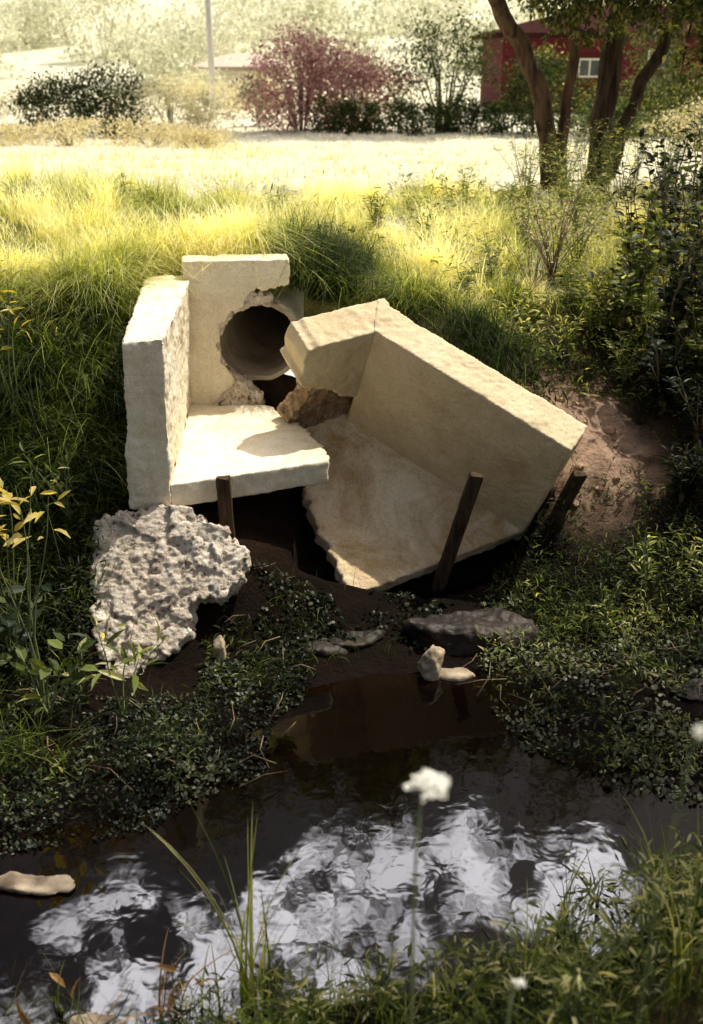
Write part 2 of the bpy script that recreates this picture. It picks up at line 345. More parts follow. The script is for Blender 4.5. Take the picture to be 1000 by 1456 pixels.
fl=[(-1.03,5.515),(-.62,5.69),(-.14,5.90,.02),(-.19,6.2,.025),(-.32,6.56,.03),(-.47,6.85,.03),(-.60,7.0,.03),(-.74,7.16,.02),(-.85,7.2),(-1.13,7.2)]
o=prism("floor_slab",fl,(0,0,.88),(1,0,0),(0,1,0),(0,0,-1),0,.145,M_conc,dl,8);roughen(o,.012,[(T_mid,.014),(T_big,.024),(T_wide,.02)])
lp=[(-.98,.86),(-.86,.97,.02),(-.79,1.06,.02),(-.70,1.0,.02),(-.62,.95,.02),(-.60,.86)]
o=prism("broken_base",lp,(0,7.09,0),e1,(0,0,1),(-.13,.99,0),0,.14,M_agg,dl,44);roughen(o,.010,[(T_mid,.03),(T_pit,.03)])
# right fragment
dr=empty("tilted_drain_fragment",tuple(Kp),"tilted broken half of concrete drain outlet sliding toward creek","concrete drain")
def Rp(s,h,t): return G+gm*s+up*h+w*t
A=np.array([[w@w,w@wb],[w@wb,wb@wb]]);co_=np.linalg.solve(A,np.array([.25,.25]));XO=G+w*co_[0]+wb*co_[1]
o=hexa("wing_wall",[Rp(-.02,-.12,0),Rp(WL,-.12,0),Rp(WL,-.12,.26),XO-up*.12,Rp(-.02,.872,0),Rp(WL,.872,0),Rp(WL,.872,.25),XO+up*.872],M_concR,dr)
roughen(o,.011,[(T_fine,.005),(T_mid,.010),(T_big,.014),(T_wide,.015)])
bl=[(-.20,.866),(.30,.866,.012),(.46,.855,.015),(.475,.72,.02),(.50,.62,.02),(.45,.52,.02),(.34,.45,.02),(.20,.40,.02),(.10,.30,.02),(-.20,.2)]
o=prism("headwall",bl,G,ldir,up,wb,.002,.25,M_concR,dr,12);roughen(o,.011,[(T_mid,.014),(T_big,.016),(T_wide,.015)])
bl=[(-.05,-.1),(.26,-.1,.03),(.40,-.02,.04),(.44,.10,.04),(.34,.25,.03),(.36,.42,.03),(.3,.6),(-.05,.6)]
o=prism("broken_wall_base",bl,G,ldir,up,wb,.075,.22,M_aggd,dr,15);roughen(o,.011,[(T_mid,.025),(T_pit,.03),(T_big,.05)])
q2=lambda p:((np.array(p)-G)@gm,(np.array(p)-G)@w)
fp=[q2(G),q2(Mp),q2(Kp),q2((-.16,5.95,.33)),q2((-.292,6.239,.538)),q2((-.25,6.5,.70)),q2((-.30,6.75,.84)),q2((-.25,6.95,.95))]
fp=[(a[0],a[1],j) for a,j in zip(fp,(0,.006,.03,.035,.03,.02,0,0))]
fp[0]=(fp[0][0],fp[0][1]+.12,0);fp[1]=(fp[1][0]+.01,fp[1][1]+.05,.006)
o=prism("floor_slab",fp,G,gm,w,-up,0,.10,M_slabR,dr,21);roughen(o,.012,[(T_mid,.014),(T_big,.018),(T_wide,.015)])
# pipe
def tubegrid(pts,rad,n=10,jit=0,seed=0):
    r=random.Random(seed);pts=[np.array(p,float) for p in pts];V=[];F=[]
    prev=None
    for i,p in enumerate(pts):
        d=pts[min(i+1,len(pts)-1)]-pts[max(i-1,0)];d/=np.linalg.norm(d)+1e-9
        if prev is None:
            a=np.array([1,0,0]) if abs(d[0])<.8 else np.array([0,1,0])
        else:a=prev
        u=a-d*a.dot(d);u/=np.linalg.norm(u);prev=u;vv=np.cross(d,u)
        for k in range(n):
            t=2*math.pi*k/n;rr=rad[i]*(1+(r.uniform(-jit,jit) if jit else 0))
            V.append(p+(u*math.cos(t)+vv*math.sin(t))*rr)
    for i in range(len(pts)-1):
        for k in range(n):F.append((i*n+k,i*n+(k+1)%n,(i+1)*n+(k+1)%n,(i+1)*n+k))
    F.append(tuple(range(n-1,-1,-1)));F.append(tuple(range((len(pts)-1)*n,len(pts)*n)))
    return V,F
n=64;pv=[];pf=[];ax=np.array([.06,.995,.03]);O2=np.array([-.64,7.15,1.29])
rows=[(0,.286),(2.6,.286),(2.6,.256),(0,.256)]
for d,r in rows:
    for k in range(n):
        t=2*math.pi*k/n;pv.append(O2+ax*(d+ (.02*math.sin(3*t)+.012*math.sin(11*t) if d==0 else 0))+np.array([math.cos(t)*r,0,math.sin(t)*r]))
for a in range(4):
    b=(a+1)%4
    for k in range(n):pf.append((a*n+k,b*n+k,b*n+(k+1)%n,a*n+(k+1)%n))
pv.append(O2+ax*2.5);ce=len(pv)-1
base=len(pv)
for k in range(n):
    t=2*math.pi*k/n;pv.append(O2+ax*2.5+np.array([math.cos(t)*.27,0,math.sin(t)*.27]))
for k in range(n):pf.append((ce,base+k,base+(k+1)%n))
pipe=mesh_obj("drain_pipe",np.array(pv),pf,M_pipe,smooth=False);tag(pipe,"round dark concrete stormwater pipe opening in the bank","pipe")
# broken concrete chunk
bp=[(-1.43,.72),(-1.18,.77),(-.947,.79),(-.785,.706),(-.584,.604),(-.6,.51),(-.727,.38),(-.842,.40),(-.871,.24),(-1.195,.03),(-1.31,.10),(-1.40,.255),(-1.43,.49)]
sl=np.array([0,.67,.735]);sl/=np.linalg.norm(sl);nb_=np.cross([1,0,0],sl)
if nb_[1]<0:nb_=-nb_
bpts=[(a,(b-.05)/sl[2],.026) for a,b in bp]
o=prism("broken_concrete_slab",bpts,(0,4.78,.05),(1,0,0),sl,nb_,0,.16,M_agg,None,31)
facet(o,.010,150,.18,.022,9,.0002)
for t,s in ((T_fine,.016),(T_mid,.026)):
    d=o.modifiers.new("displace",'DISPLACE');d.texture=t;d.strength=s;d.mid_level=.5;d.texture_coords='GLOBAL'
tag(o,"rough pale chunk of broken concrete with exposed aggregate leaning on bank","broken concrete")
# stakes
def stake(a,b,wd,th,label,seed):
    a=np.array(a);b=np.array(b);d=b-a;L=np.linalg.norm(d);d/=L
    e1=np.array([1,0,0])-d*d[0];e1/=np.linalg.norm(e1);e2=np.cross(d,e1)
    r=random.Random(seed);V=[];F=[];n=14
    for i in range(n+1):
        f=i/n;p=a+d*L*f;s=min(1,.35+f*4)
        for sx,sy in ((-1,-1),(-.85,-1.06),(.9,-1),(1,-.9),(1,1),(-.9,1.0),(-1,.9)):
            V.append(p+e1*sx*wd/2*s*(1+r.uniform(-.04,.04))+e2*sy*th/2*s*(1+r.uniform(-.05,.05))+(d*r.uniform(-.02,.01) if i==n else 0))
    m=7
    for i in range(n):
        for k in range(m):F.append((i*m+k,i*m+(k+1)%m,(i+1)*m+(k+1)%m,(i+1)*m+k))
    F.append(tuple(range(m-1,-1,-1)));F.append(tuple(range(n*m,(n+1)*m)))
    o=mesh_obj("wooden_stake",np.array(V),F,M_wood,smooth=False);tag(o,label,"wooden stake",None,"wooden stakes holding the concrete");return o
stake((-.71,5.56,.3),(-.727,5.55,.915),.078,.05,"short dark wooden stake against front edge of upright slab",1)
stake((.50,5.97,-.2),(.735,5.75,.86),.08,.05,"leaning dark wooden stake propped on tilted slab edge",2)
stake((1.30,6.34,.22),(1.425,6.12,.72),.08,.06,"short dark wooden stub behind end of tilted wing wall",3)
# rocks
def rock(name,loc,size,mat,label,seed,vox=.012,rot=0,d=.05):
    r=np.random.default_rng(seed)
    bm=bmesh.new();bmesh.ops.create_icosphere(bm,subdivisions=3,radius=1)
    cz,sz=math.cos(rot),math.sin(rot)
    planes=[(r.normal(size=3),r.uniform(.5,.85)) for _ in range(12)]
    for v in bm.verts:
        p=np.array(v.co)
        for nrm,dd in planes:
            nn=nrm/np.linalg.norm(nrm);e=p.dot(nn)-dd
            if e>0:p=p-nn*e
        p=p*np.array(size);v.co=(p[0]*cz-p[1]*sz,p[0]*sz+p[1]*cz,p[2])
    me=bpy.data.meshes.new(name);bm.to_mesh(me);bm.free();me.materials.append(mat)
    o=bpy.data.objects.new(name,me);o.location=loc;link(o);roughen(o,max(vox,.01),[(T_big,d),(T_mid,d*.5)])
    tag(o,label,"rock");return o
rock("dark_rock",(.62,5.30,.05),(.50,.27,.14),M_rockd,"flat dark wet rock at the creek edge",1,.013,.1,.07)
rock("pale_stone",(.44,4.93,.04),(.09,.08,.15),M_rockp,"small pale stone standing in shallow water",12,.01,.5,.05)
rock("pale_stone",(.57,4.93,.0),(.13,.07,.04),M_rockp,"flat pale stone beside the small standing stone",3,.01,0,.03)
rock("pale_stone",(-.72,4.98,.08),(.06,.09,.16),M_rockp,"thin pale stone on muddy bank beside pool",4,.01,.3,.03)
rock("pale_stone",(-1.30,3.34,.0),(.24,.08,.03),M_rockp,"low pale rock breaking the water surface",5,.01,0,.05)
rock("pale_stone",(-.90,2.66,.02),(.10,.05,.035),M_rockp,"low pale rock at near water edge",6,.01,0,.03)
rock("muddy_rock",(-.25,5.12,.04),(.25,.12,.06),M_rockd,"low mud covered rock at the pool edge",7,.012,0,.06)
rock("muddy_rock",(.02,5.2,.05),(.2,.1,.07),M_rockd,"dark mud covered rock under the slab corner",8,.012,.4,.06)
rock("muddy_rock",(1.85,4.75,.02),(.22,.12,.06),M_rockd,"dark wet rock among creek plants",9,.012,.4,.06)
o=rock("earth_gap_fill",(-.56,7.42,.80),(.55,.32,.24),M_earth,"dark earth fill added to close the gap beneath the pipe",15,.015,0,.03);o["category"]="earth"  # dark backing added to close the bright gap below the pipe
for i in range(18):
    a,b=random.uniform(1.35,1.95),random.uniform(6.25,7.1)
    o=rock("dirt_clod",(a,b,Hs(a,b)+.008),(random.uniform(.02,.06),random.uniform(.02,.05),random.uniform(.015,.04)),M_dirt,"small clod of dirt on bare slope",300+i,.01,i,.02);o["group"]="clods on the bare dirt slope"
# ---------------------------------------------------------------- vegetation builders
def blades(name,bx,by,h,wd,lean,mat,tint,segs=4,z=None,parent=None,droop=.35):
    n=len(bx);bz=H(bx,by)-.01 if z is None else z
    th=rng.uniform(0,2*np.pi,n);ld=np.stack([np.cos(th),np.sin(th)],1)
    la=lean*rng.uniform(.3,1.3,n)
    wa=th+np.pi/2+rng.uniform(-.5,.5,n);wv=np.stack([np.cos(wa),np.sin(wa),np.zeros(n)],1)
    P=[]
    for k in range(segs+1):
        f=k/segs
        c=np.stack([bx+ld[:,0]*la*h*f**2,by+ld[:,1]*la*h*f**2,bz+h*(f-droop*la*f**2.5)],1)
        if k<segs:
            ww=(wd*(1-f*.8)/2)[:,None]
            P+= [c-wv*ww,c+wv*ww]
        else:P.append(c)
    m=2*segs+1;V=np.stack(P,1).reshape(-1,3);b=(np.arange(n)*m)[:,None]
    Q=[];
    for k in range(segs-1):Q.append(b+np.array([2*k,2*k+1,2*k+3,2*k+2]))
    T=b+np.array([2*segs-2,2*segs-1,2*segs])
    F=np.concatenate(Q).tolist()+T.tolist()
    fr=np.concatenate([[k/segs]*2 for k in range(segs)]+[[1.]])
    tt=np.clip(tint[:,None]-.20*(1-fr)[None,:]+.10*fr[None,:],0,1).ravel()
    return mesh_obj(name,V,F,mat,tint=tt,parent=parent)
LT=np.array([[0,0,0],[-.24,.4,.06],[0,1,-.06],[.24,.4,.06]]);LF=[(0,2,1),(0,3,2)]
BT=np.array([[0,0,0],[-.2,.25,.05],[-.22,.6,.02],[0,1,-.12],[.22,.6,.02],[.2,.25,.05],[0,.3,0],[0,.65,-.03]]);BF=[(0,6,1),(1,6,7,2),(2,7,3),(0,5,6),(5,4,7,6),(4,3,7)]
NT=BT*np.array([.45,1,1.3])
RT=np.array([[0,0,0],[-.35,.15,.04],[-.48,.55,.05],[-.2,.95,0],[.2,.95,0],[.48,.55,.05],[.35,.15,.04]]);RF=[(0,6,5,4,3,2,1)]
def frames(d,roll):
    d=d/np.linalg.norm(d,axis=1,keepdims=True)
    a=np.tile([0,0,1.],(len(d),1));s=np.cross(d,a);l=np.linalg.norm(s,axis=1,keepdims=True);s=np.where(l<1e-3,np.array([1,0,0]),s/np.maximum(l,1e-6));u=np.cross(s,d)
    c,sn=np.cos(roll)[:,None],np.sin(roll)[:,None]
    return np.stack([s*c+u*sn,d,-s*sn+u*c],2)
def leaf_arr(T,F,pos,d,size,roll=None):
    n=len(pos);roll=rng.normal(0,.6,n) if roll is None else roll
    R=frames(d,roll);V=np.einsum('nij,mj->nmi',R,T)*size[:,None,None]+pos[:,None,:]
    b=np.arange(n)*len(T);FF=[]
    for q in F:FF+=(b[:,None]+np.array(q)).tolist()
    return V.reshape(-1,3),FF,len(T)
def leafobj(name,T,F,pos,d,size,mat,tint,parent=None,roll=None):
    V,FF,m=leaf_arr(T,F,pos,d,size,roll)
    return mesh_obj(name,V,FF,mat,tint=np.repeat(tint,m),parent=parent,smooth=False)
def rdir(n,up_=.3):
    d=rng.normal(size=(n,3));d[:,2]=np.abs(d[:,2])*.5+up_;return d
def clear(x,y,pad=0.0):
    a=(x>-1.30-pad)&(x<-.10+pad)&(y>5.5-pad)&(y<7.3)
    P=np.stack([x-G[0],y-G[1],H(x,y)-G[2]],-1)
    b=(x>-.36)&(x<1.3)&(y>5.6)&(y<7.2)&((P@w)<.27)&((P@gm)<WL+.03)
    c=(x>-.5)&(x<.3)&(y>6.0)&(y<7.12)
    return ~(a|b|c)
def scatter(n,x0,x1,y0,y1,dens=None,pad=0):
    x=rng.uniform(x0,x1,n);y=rng.uniform(y0,y1,n);k=clear(x,y,pad)
    if dens is not None:k&=rng.uniform(0,1,n)<dens(x,y)
    return x[k],y[k]
yy=9.0+26*rng.uniform(0,1,50000)**1.4;xx=rng.uniform(-1,1,50000)*(3+yy*.45)
k=rng.uniform(0,1,50000)<np.clip((yy-9)/2,0.2,1);xx,yy=xx[k],yy[k]
o=blades("field_grass",xx,yy,rng.uniform(.03,.12,len(xx))*(.4+1.6*fbm(xx*.6,yy*.6,14)),rng.uniform(.006,.02,len(xx))*(yy/14),np.full(len(xx),.9),M_field,np.clip(1.4*fbm(xx*.5,yy*.5,4)+rng.normal(0,.2,len(xx))+.1,0,1),3)
tag(o,"pale sun bleached grass across the open field","grass","stuff")
cs=[]
for i in range(60):
    b=random.uniform(11.5,24);cs.append((random.uniform(-.45,.25)*b,b,random.randint(20,50)))
tx=np.concatenate([rng.normal(c_[0],.35,c_[2]) for c_ in cs]);ty=np.concatenate([rng.normal(c_[1],.35,c_[2]) for c_ in cs])
o=blades("field_tufts",tx,ty,rng.uniform(.1,.24,len(tx)),rng.uniform(.01,.02,len(tx)),np.full(len(tx),.8),M_grass,np.clip(rng.normal(.82,.12,len(tx)),0,1),3)
tag(o,"taller golden tufts dotted over the field","grass","stuff")
def gd(x,y):return np.where(x>1.0,.4,1.0)*np.clip(.05+1.9*(fbm(x*1.6,y*1.6,8)-.3)*2,0.04,1)
x,y=scatter(64000,-5,3.0,6.3,11.4,lambda x,y:gd(x,y)*((y>7.25)|(x<-1.35)|(x>.1))*np.where((y<7.2)&(x>.1),H(x,y)>1.05,1))
clump=fbm(x*2.1,y*2.1,11)
hh=rng.uniform(.08,.28,len(x))*(0.15+2.9*np.clip(clump-.15,0,1)**1.3)*np.where(y>10,.9,1.15)
def warmth(x,y): return .58+2.2*(fbm(x*1.3,y*1.3,21)-.46)+.17*(y-9)+.62*np.exp(-((x+2.1)/1.0)**2-((y-7.7)/1.2)**2)+.42*np.exp(-((x-.5)/.9)**2-((y-8.6)/1.0)**2)-.20*np.exp(-((x+.5)/.6)**2-((y-7.8)/.55)**2)-np.where(x>1.2,.06,0)-.40*sm(6.9,5.7,y)  # clump variation, plus sun glow and shading patches painted into the tint
warm=np.clip(warmth(x,y)+rng.normal(0,.17,len(x)),0,1)
o=blades("bank_grass",x,y,hh,rng.uniform(.004,.009,len(x)),np.full(len(x),.95),M_grass,warm,4,droop=.5)
tag(o,"long yellow green grass along the top of the bank","grass","stuff")
def tufts(name,cs,lab,dt=0,h0=.22,h1=.48,ln=1.15,lim=.14):
    x=np.concatenate([rng.normal(c[0],c[3] if len(c)>3 else .16,c[2]) for c in cs]);y=np.concatenate([rng.normal(c[1],.8*(c[3] if len(c)>3 else .16),c[2]) for c in cs])
    tn=np.concatenate([np.full(c[2],rng.uniform(-lim,lim)) for c in cs]);hs=np.concatenate([np.full(c[2],rng.uniform(.7,1.25)) for c in cs])
    k=clear(x,y,.02);x,y,tn,hs=x[k],y[k],tn[k],hs[k]
    o=blades(name,x,y,rng.uniform(h0,h1,len(x))*hs,rng.uniform(.004,.008,len(x)),np.full(len(x),ln),M_grass,np.clip(warmth(x,y)+tn+dt+rng.normal(0,.16,len(x)),0,1),5,droop=.65)
    tag(o,lab,"grass","stuff")
tufts("overhanging_grass",[(-.25,7.5,1500),(-.75,7.55,1100),(-1.65,6.9,1700),(-1.55,6.3,1200),(-2.0,6.2,1200),(-2.3,7.2,1400),(0.45,7.3,800),(-.1,8.0,900),(.9,7.0,450),(-2.7,6.5,1200),(-1.5,5.8,600),(-1.5,7.3,1200),(-2.4,6.8,1000),(-1.15,7.5,700),(-1.9,5.7,700)],"long tussock grass hanging over the headwall",.02,.24,.52)
cs=[]
for i in range(85):
    cs.append((random.uniform(-4,3.2),random.uniform(7.8,11.8),random.randint(100,420),random.uniform(.05,.13)))
tufts("tussock_grass",cs,"uneven sunlit tussocks of long grass",.06,.24,.55,.8,.32)
def leafcover(name,n,x0,x1,y0,y1,hmax,size,mat,label,T=LT,F_=LF,dens=None,tb=.45,zmin=None,up_=.2,var=.6):
    x,y=scatter(n,x0,x1,y0,y1,dens)
    z=H(x,y)
    if zmin is not None:
        k=z>zmin;x,y,z=x[k],y[k],z[k]
    hl=hmax*np.clip(fbm(x*2.2,y*2.2,31)*1.9-.4,.1,1)
    zz=z+hl*rng.uniform(0,1,len(x))**.7
    t=np.clip(rng.normal(tb,.22,len(x))+.25*(zz-z)/hmax+var*(fbm(x*3,y*3,61)-.47),0,1)
    sz=rng.uniform(.4,1.4,len(x))*size*(.6+.9*fbm(x*2.7,y*2.7,62))
    o=leafobj(name,T,F_,np.stack([x,y,np.maximum(zz,.005)],1),rdir(len(x),up_),sz,mat,t)
    tag(o,label,"ground plants","stuff");return o
leafcover("bank_weeds",28000,.5,4.5,6.9,12,.42,.055,M_weed,"leafy weeds growing over the sloping bank",NT,BF,lambda x,y:np.clip((x-.3+(y-7)*.05)*.8,0,1)*(fbm(x*1.3,y*1.3,41)>.36)*(1-.97*patch(x,y,1.05)),.58,var=1.5)
leafcover("crest_weeds",9000,-3.5,1.2,7.6,11,.34,.055,M_weed,"leafy weeds mixed through the bank grass",NT,BF,lambda x,y:(fbm(x*1.9,y*1.9,141)>.54)*1.,.74,var=1.0)
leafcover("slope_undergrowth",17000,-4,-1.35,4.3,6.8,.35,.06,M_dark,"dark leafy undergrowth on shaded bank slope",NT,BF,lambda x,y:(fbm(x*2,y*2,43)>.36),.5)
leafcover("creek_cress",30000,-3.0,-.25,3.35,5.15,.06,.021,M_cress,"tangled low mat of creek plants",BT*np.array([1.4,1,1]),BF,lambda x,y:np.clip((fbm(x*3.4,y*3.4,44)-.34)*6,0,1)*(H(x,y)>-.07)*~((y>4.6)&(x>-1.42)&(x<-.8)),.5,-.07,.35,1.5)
leafcover("creek_creepers",9000,-3.0,-.2,3.5,5.2,.14,.04,M_weed,"thin mixed creepers on the dark creek margin",NT,BF,lambda x,y:(fbm(x*3.1,y*3.1,246)>.44)*~((y>4.6)&(x>-1.42)&(x<-.8)),.12,-.02,.35,1.1)
leafcover("watercress",17000,.62,3.4,3.7,5.7,.06,.022,M_cress,"low mat of small leafed water plants",RT,RF,lambda x,y:np.clip((fbm(x*3.4,y*3.4,46)-.38)*6,0,1)*((x>.8)|(y<5.2)),.66,-.06,.35,2.0)  # wide tint spread paints scattered bright glints on the leaves
leafcover("creek_weeds",13000,.7,3.4,4.0,5.9,.16,.038,M_weed,"thin mixed weeds among water plants",NT,BF,lambda x,y:(fbm(x*3.1,y*3.1,146)>.44)*1.,.22,-.02,.4,1.4)
leafcover("muddy_bank_plants",9000,-.8,.9,4.9,6.0,.07,.022,M_cress,"sparse small plants on muddy bank",RT,RF,lambda x,y:np.clip((fbm(x*3,y*3,47)-.42)*6,0,1),.5,.03,.5,1.2)
leafcover("dirt_edge_weeds",12000,1.1,3.4,5.2,7.4,.20,.045,M_weed,"scattered weeds below bare dirt slope",NT,BF,lambda x,y:(fbm(x*2.3,y*2.3,49)>.40)*(1-.98*patch(x,y,1.0)),.30,var=1.5)
leafcover("near_bank_plants",24000,-1.3,2.4,2.0,3.8,.28,.036,M_weed,"leafy plants along near creek edge",NT,BF,lambda x,y:(y<2.78+.44*np.clip(x-.1,0,2)+.25*(fbm(x*3,y*3,7)-.5))*(fbm(x*4,y*4,71)>.36),.5,.0,var=1.4)
x,y=scatter(9000,-1.5,2.6,2.0,3.9,lambda x,y:(y<2.84+.45*np.clip(x,0,2))*(fbm(x*4,y*4,72)>.45))
o=blades("near_bank_grass",x,y,rng.uniform(.06,.34,len(x)),rng.uniform(.002,.005,len(x)),np.full(len(x),.8),M_grass,np.clip(rng.normal(.30,.18,len(x)),0,1),4);tag(o,"short grass along near creek edge","grass","stuff")  # low tint puts creek-edge shade into the blade colour
x,y=scatter(12000,-4,-1.3,4.0,6.6,lambda x,y:fbm(x*2,y*2,51)>.40)
o=blades("slope_grass",x,y,rng.uniform(.12,.4,len(x)),rng.uniform(.003,.007,len(x)),np.full(len(x),1.),M_grass,np.clip(rng.normal(.22,.16,len(x)),0,1),4,droop=.5);tag(o,"dark grass and weeds on shaded slope","grass","stuff")
x,y=scatter(9000,-2.4,2.8,3.9,7.4,lambda x,y:(H(x,y)>.03)*(fbm(x*2.4,y*2.4,52)>.45)*(1-.93*patch(x,y,1.0))*~((y>4.6)&(x>-1.5)&(x<-.55)&(y<5.6)))
o=blades("sparse_grass",x,y,rng.uniform(.05,.2,len(x)),rng.uniform(.002,.005,len(x)),np.full(len(x),1.),M_grass,np.clip(rng.normal(.2,.16,len(x)),0,1),4,droop=.5);tag(o,"sparse grass tufts on muddy slope","grass","stuff")
def twigs(name,n,x0,x1,y0,y1,label):
    V=[];F=[]
    for i in range(n):
        a=random.uniform(x0,x1);b=random.uniform(y0,y1);t=random.uniform(0,6.28);L=random.uniform(.08,.3);z0=max(Hs(a,b),0)+.02
        v,f=tubegrid([(a,b,z0),(a+L*.5*math.cos(t),b+L*.5*math.sin(t),z0+random.uniform(.0,.06)),(a+L*math.cos(t+.2),b+L*math.sin(t+.2),z0+random.uniform(0,.05))],[.004,.003,.0015],4)
        k=len(V);V+=v;F+=[tuple(q+k for q in ff) for ff in f]
    o=mesh_obj(name,np.array(V),F,M_twig);tag(o,label,"twigs","stuff")
twigs("fallen_twigs",45,-2,-.3,3.9,5.6,"dry fallen twigs over muddy bank")
twigs("scattered_twigs",45,.6,2.2,4.4,6.0,"dry fallen twigs below the slab")
twigs("fallen_sticks",30,-.2,2,2.4,3.0,"dry sticks along near creek edge")
def plant(name,x,y,h,ns,lsize,nl,mat,label,seed,z=None,spread=.35,T=BT,F_=BF,tb=.5,cat="plant",stemr=.006,leafstart=.15,group=None,bend=None):
    r=np.random.default_rng(seed);z0=Hs(x,y)-.02 if z is None else z
    V=[];F=[];mi=[];tt=[];LP=[];LD=[]
    for s in range(ns):
        th=r.uniform(0,6.28);sp=spread*r.uniform(.2,1)*h;hh=h*r.uniform(.65,1)
        bx_,by_=(sp*math.cos(th),sp*math.sin(th)) if bend is None else (bend[0]+sp*.3*math.cos(th),bend[1]+sp*.3*math.sin(th))
        ps=[np.array([x+bx_*f**1.6+.015*h*math.sin(f*7+s),y+by_*f**1.6,z0+hh*f]) for f in np.linspace(0,1,7)]
        v,f=tubegrid(ps,[stemr*(1-.75*q) for q in np.linspace(0,1,7)],5)
        k=len(V);V+=v;F+=[tuple(q+k for q in ff) for ff in f];mi+=[0]*len(f);tt+=[.5]*len(v)
        m=max(1,nl//ns)
        fr=r.uniform(leafstart,1,m)
        for q in fr:
            i=min(int(q*6),5);g=q*6-i;p=ps[i]*(1-g)+ps[i+1]*g
            dd=r.normal(size=3);dd[2]=abs(dd[2])*.4+.1;dd/=np.linalg.norm(dd)
            LP.append(p+dd*r.uniform(0,lsize*1.6)*(1 if lsize<.06 else .4));LD.append(dd)
    V=np.array(V);LP=np.array(LP);LD=np.array(LD)
    lv,lf,m=leaf_arr(T,F_,LP,LD,r.uniform(.55,1.2,len(LP))*lsize)
    k=len(V);F+=[tuple(q+k for q in ff) for ff in lf];mi+=[1]*len(lf)
    tt=np.concatenate([tt,np.repeat(np.clip(r.normal(tb,.25,len(LP)),0,1),m)])
    o=mesh_obj(name,np.concatenate([V,lv]),F,[M_stem if cat!="bush" else M_twig,mat],tint=tt,midx=mi,smooth=False)
    o.data.transform(Matrix.Translation((-x,-y,-z0)));o.location=(x,y,z0)
    tag(o,label,cat,None,group);return o
for i,(px,py,hh) in enumerate([(2.45,7.6,1.4),(2.9,8.2,1.7),(2.6,8.9,1.3),(3.3,8.7,1.9),(2.15,8.1,.9),(3.1,7.3,1.5),(2.75,6.9,1.1),(3.6,9.6,1.9),(2.4,7.0,.8),(2.3,6.6,.6),(2.25,7.4,1.2),(2.55,7.2,1.5),(2.0,7.7,.7),(2.75,7.8,1.6),(2.6,6.4,.8),(2.45,6.0,.6),(3.0,9.5,1.5),(2.3,8.6,1.1),(2.15,7.0,.6),(2.1,6.2,.4)]):
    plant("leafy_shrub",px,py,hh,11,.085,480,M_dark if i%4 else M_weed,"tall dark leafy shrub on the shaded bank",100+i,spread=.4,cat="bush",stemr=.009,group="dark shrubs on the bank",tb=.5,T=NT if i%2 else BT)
for i,(px,py,hh) in enumerate([(1.1,8.3,.45),(1.5,9.3,.6),(1.9,9.0,.7),(.9,9.4,.4),(2.1,10.2,.8),(2.7,11,.9),(3.3,11.6,.9),(1.5,10.4,.5),(3.9,12.2,1.1),(2.4,12.3,.9),(1.35,7.7,.35),(1.8,7.9,.5),(2.9,12.8,1.0),(2.0,13,.8),(3.4,13.2,1.1),(2.55,13.3,.9),(3.1,13.4,.9),(1.55,7.5,.3),(1.95,7.3,.4),(.8,7.6,.3),(3.8,13,1.2),(2.2,11.4,.8),(.6,8.9,.45),(.2,9.3,.4),(-.6,9.0,.35),(-1.9,9.3,.4),(1.1,10.6,.55),(1.8,11.2,.7),(2.75,13.0,1.0),(3.6,12.6,1.2),(4.3,12.8,1.4)]):
    plant("weed_plant",px,py,hh,8,.06,260,M_weed,"leafy green weed among the bank grass",140+i,spread=.45,group="weeds on the bank",tb=.7,T=NT)
plant("twiggy_shrub",1.62,8.6,.95,26,.03,160,M_pink,"thin reddish twiggy shrub on the bank",175,spread=.6,cat="bush",stemr=.005)
plant("twiggy_shrub",1.40,8.2,.75,18,.03,120,M_gold,"thin dry twiggy shrub on the bank",176,spread=.6,cat="bush",stemr=.004)
plant("yellow_leafed_plant",-1.58,4.55,1.35,4,.11,26,M_yell,"tall plant with pale yellow leaves near creek",180,spread=.16,leafstart=.78,tb=.75,stemr=.006,T=NT*1.2)
plant("yellow_leafed_plant",-1.72,4.8,1.05,3,.10,16,M_yell,"tall plant with pale yellow leaves near creek",181,spread=.16,leafstart=.75,tb=.6,stemr=.006)
plant("yellow_leafed_plant",-2.0,6.0,.95,4,.12,30,M_yell,"yellow leafed plant rising from the bank grass",182,spread=.3,leafstart=.6,tb=.45,T=NT)
plant("broad_leafed_weed",-1.15,4.45,.6,4,.11,30,M_weed,"broad leafed weed before broken concrete chunk",183,spread=.5,leafstart=.45,tb=.66,T=NT*1.3)
plant("broad_leafed_weed",-1.5,4.4,.5,4,.12,34,M_weed,"broad leafed weed on the shaded bank",184,spread=.6,leafstart=.3,tb=.45)
plant("broad_leafed_weed",-1.75,4.7,.65,6,.11,60,M_dark,"dark broad leafed weed on shaded bank",185,spread=.6,leafstart=.3,tb=.6)
plant("broad_leafed_weed",-1.6,5.5,.5,5,.1,60,M_weed,"broad leafed weed beside the wing wall",186,spread=.6,leafstart=.2,tb=.5,T=NT)
plant("broad_leafed_weed",1.75,5.6,.4,6,.07,70,M_weed,"bright green weed below the dirt slope",187,spread=.6,leafstart=.2,tb=.75,T=NT)
plant("broad_leafed_weed",1.45,5.35,.3,5,.07,60,M_weed,"green weed beside creek plants",188,spread=.6,leafstart=.2,tb=.6,T=NT)
plant("broad_leafed_weed",2.1,5.5,.5,6,.08,90,M_weed,"leafy weed on creek margin",189,spread=.6,leafstart=.2,tb=.6,T=NT)
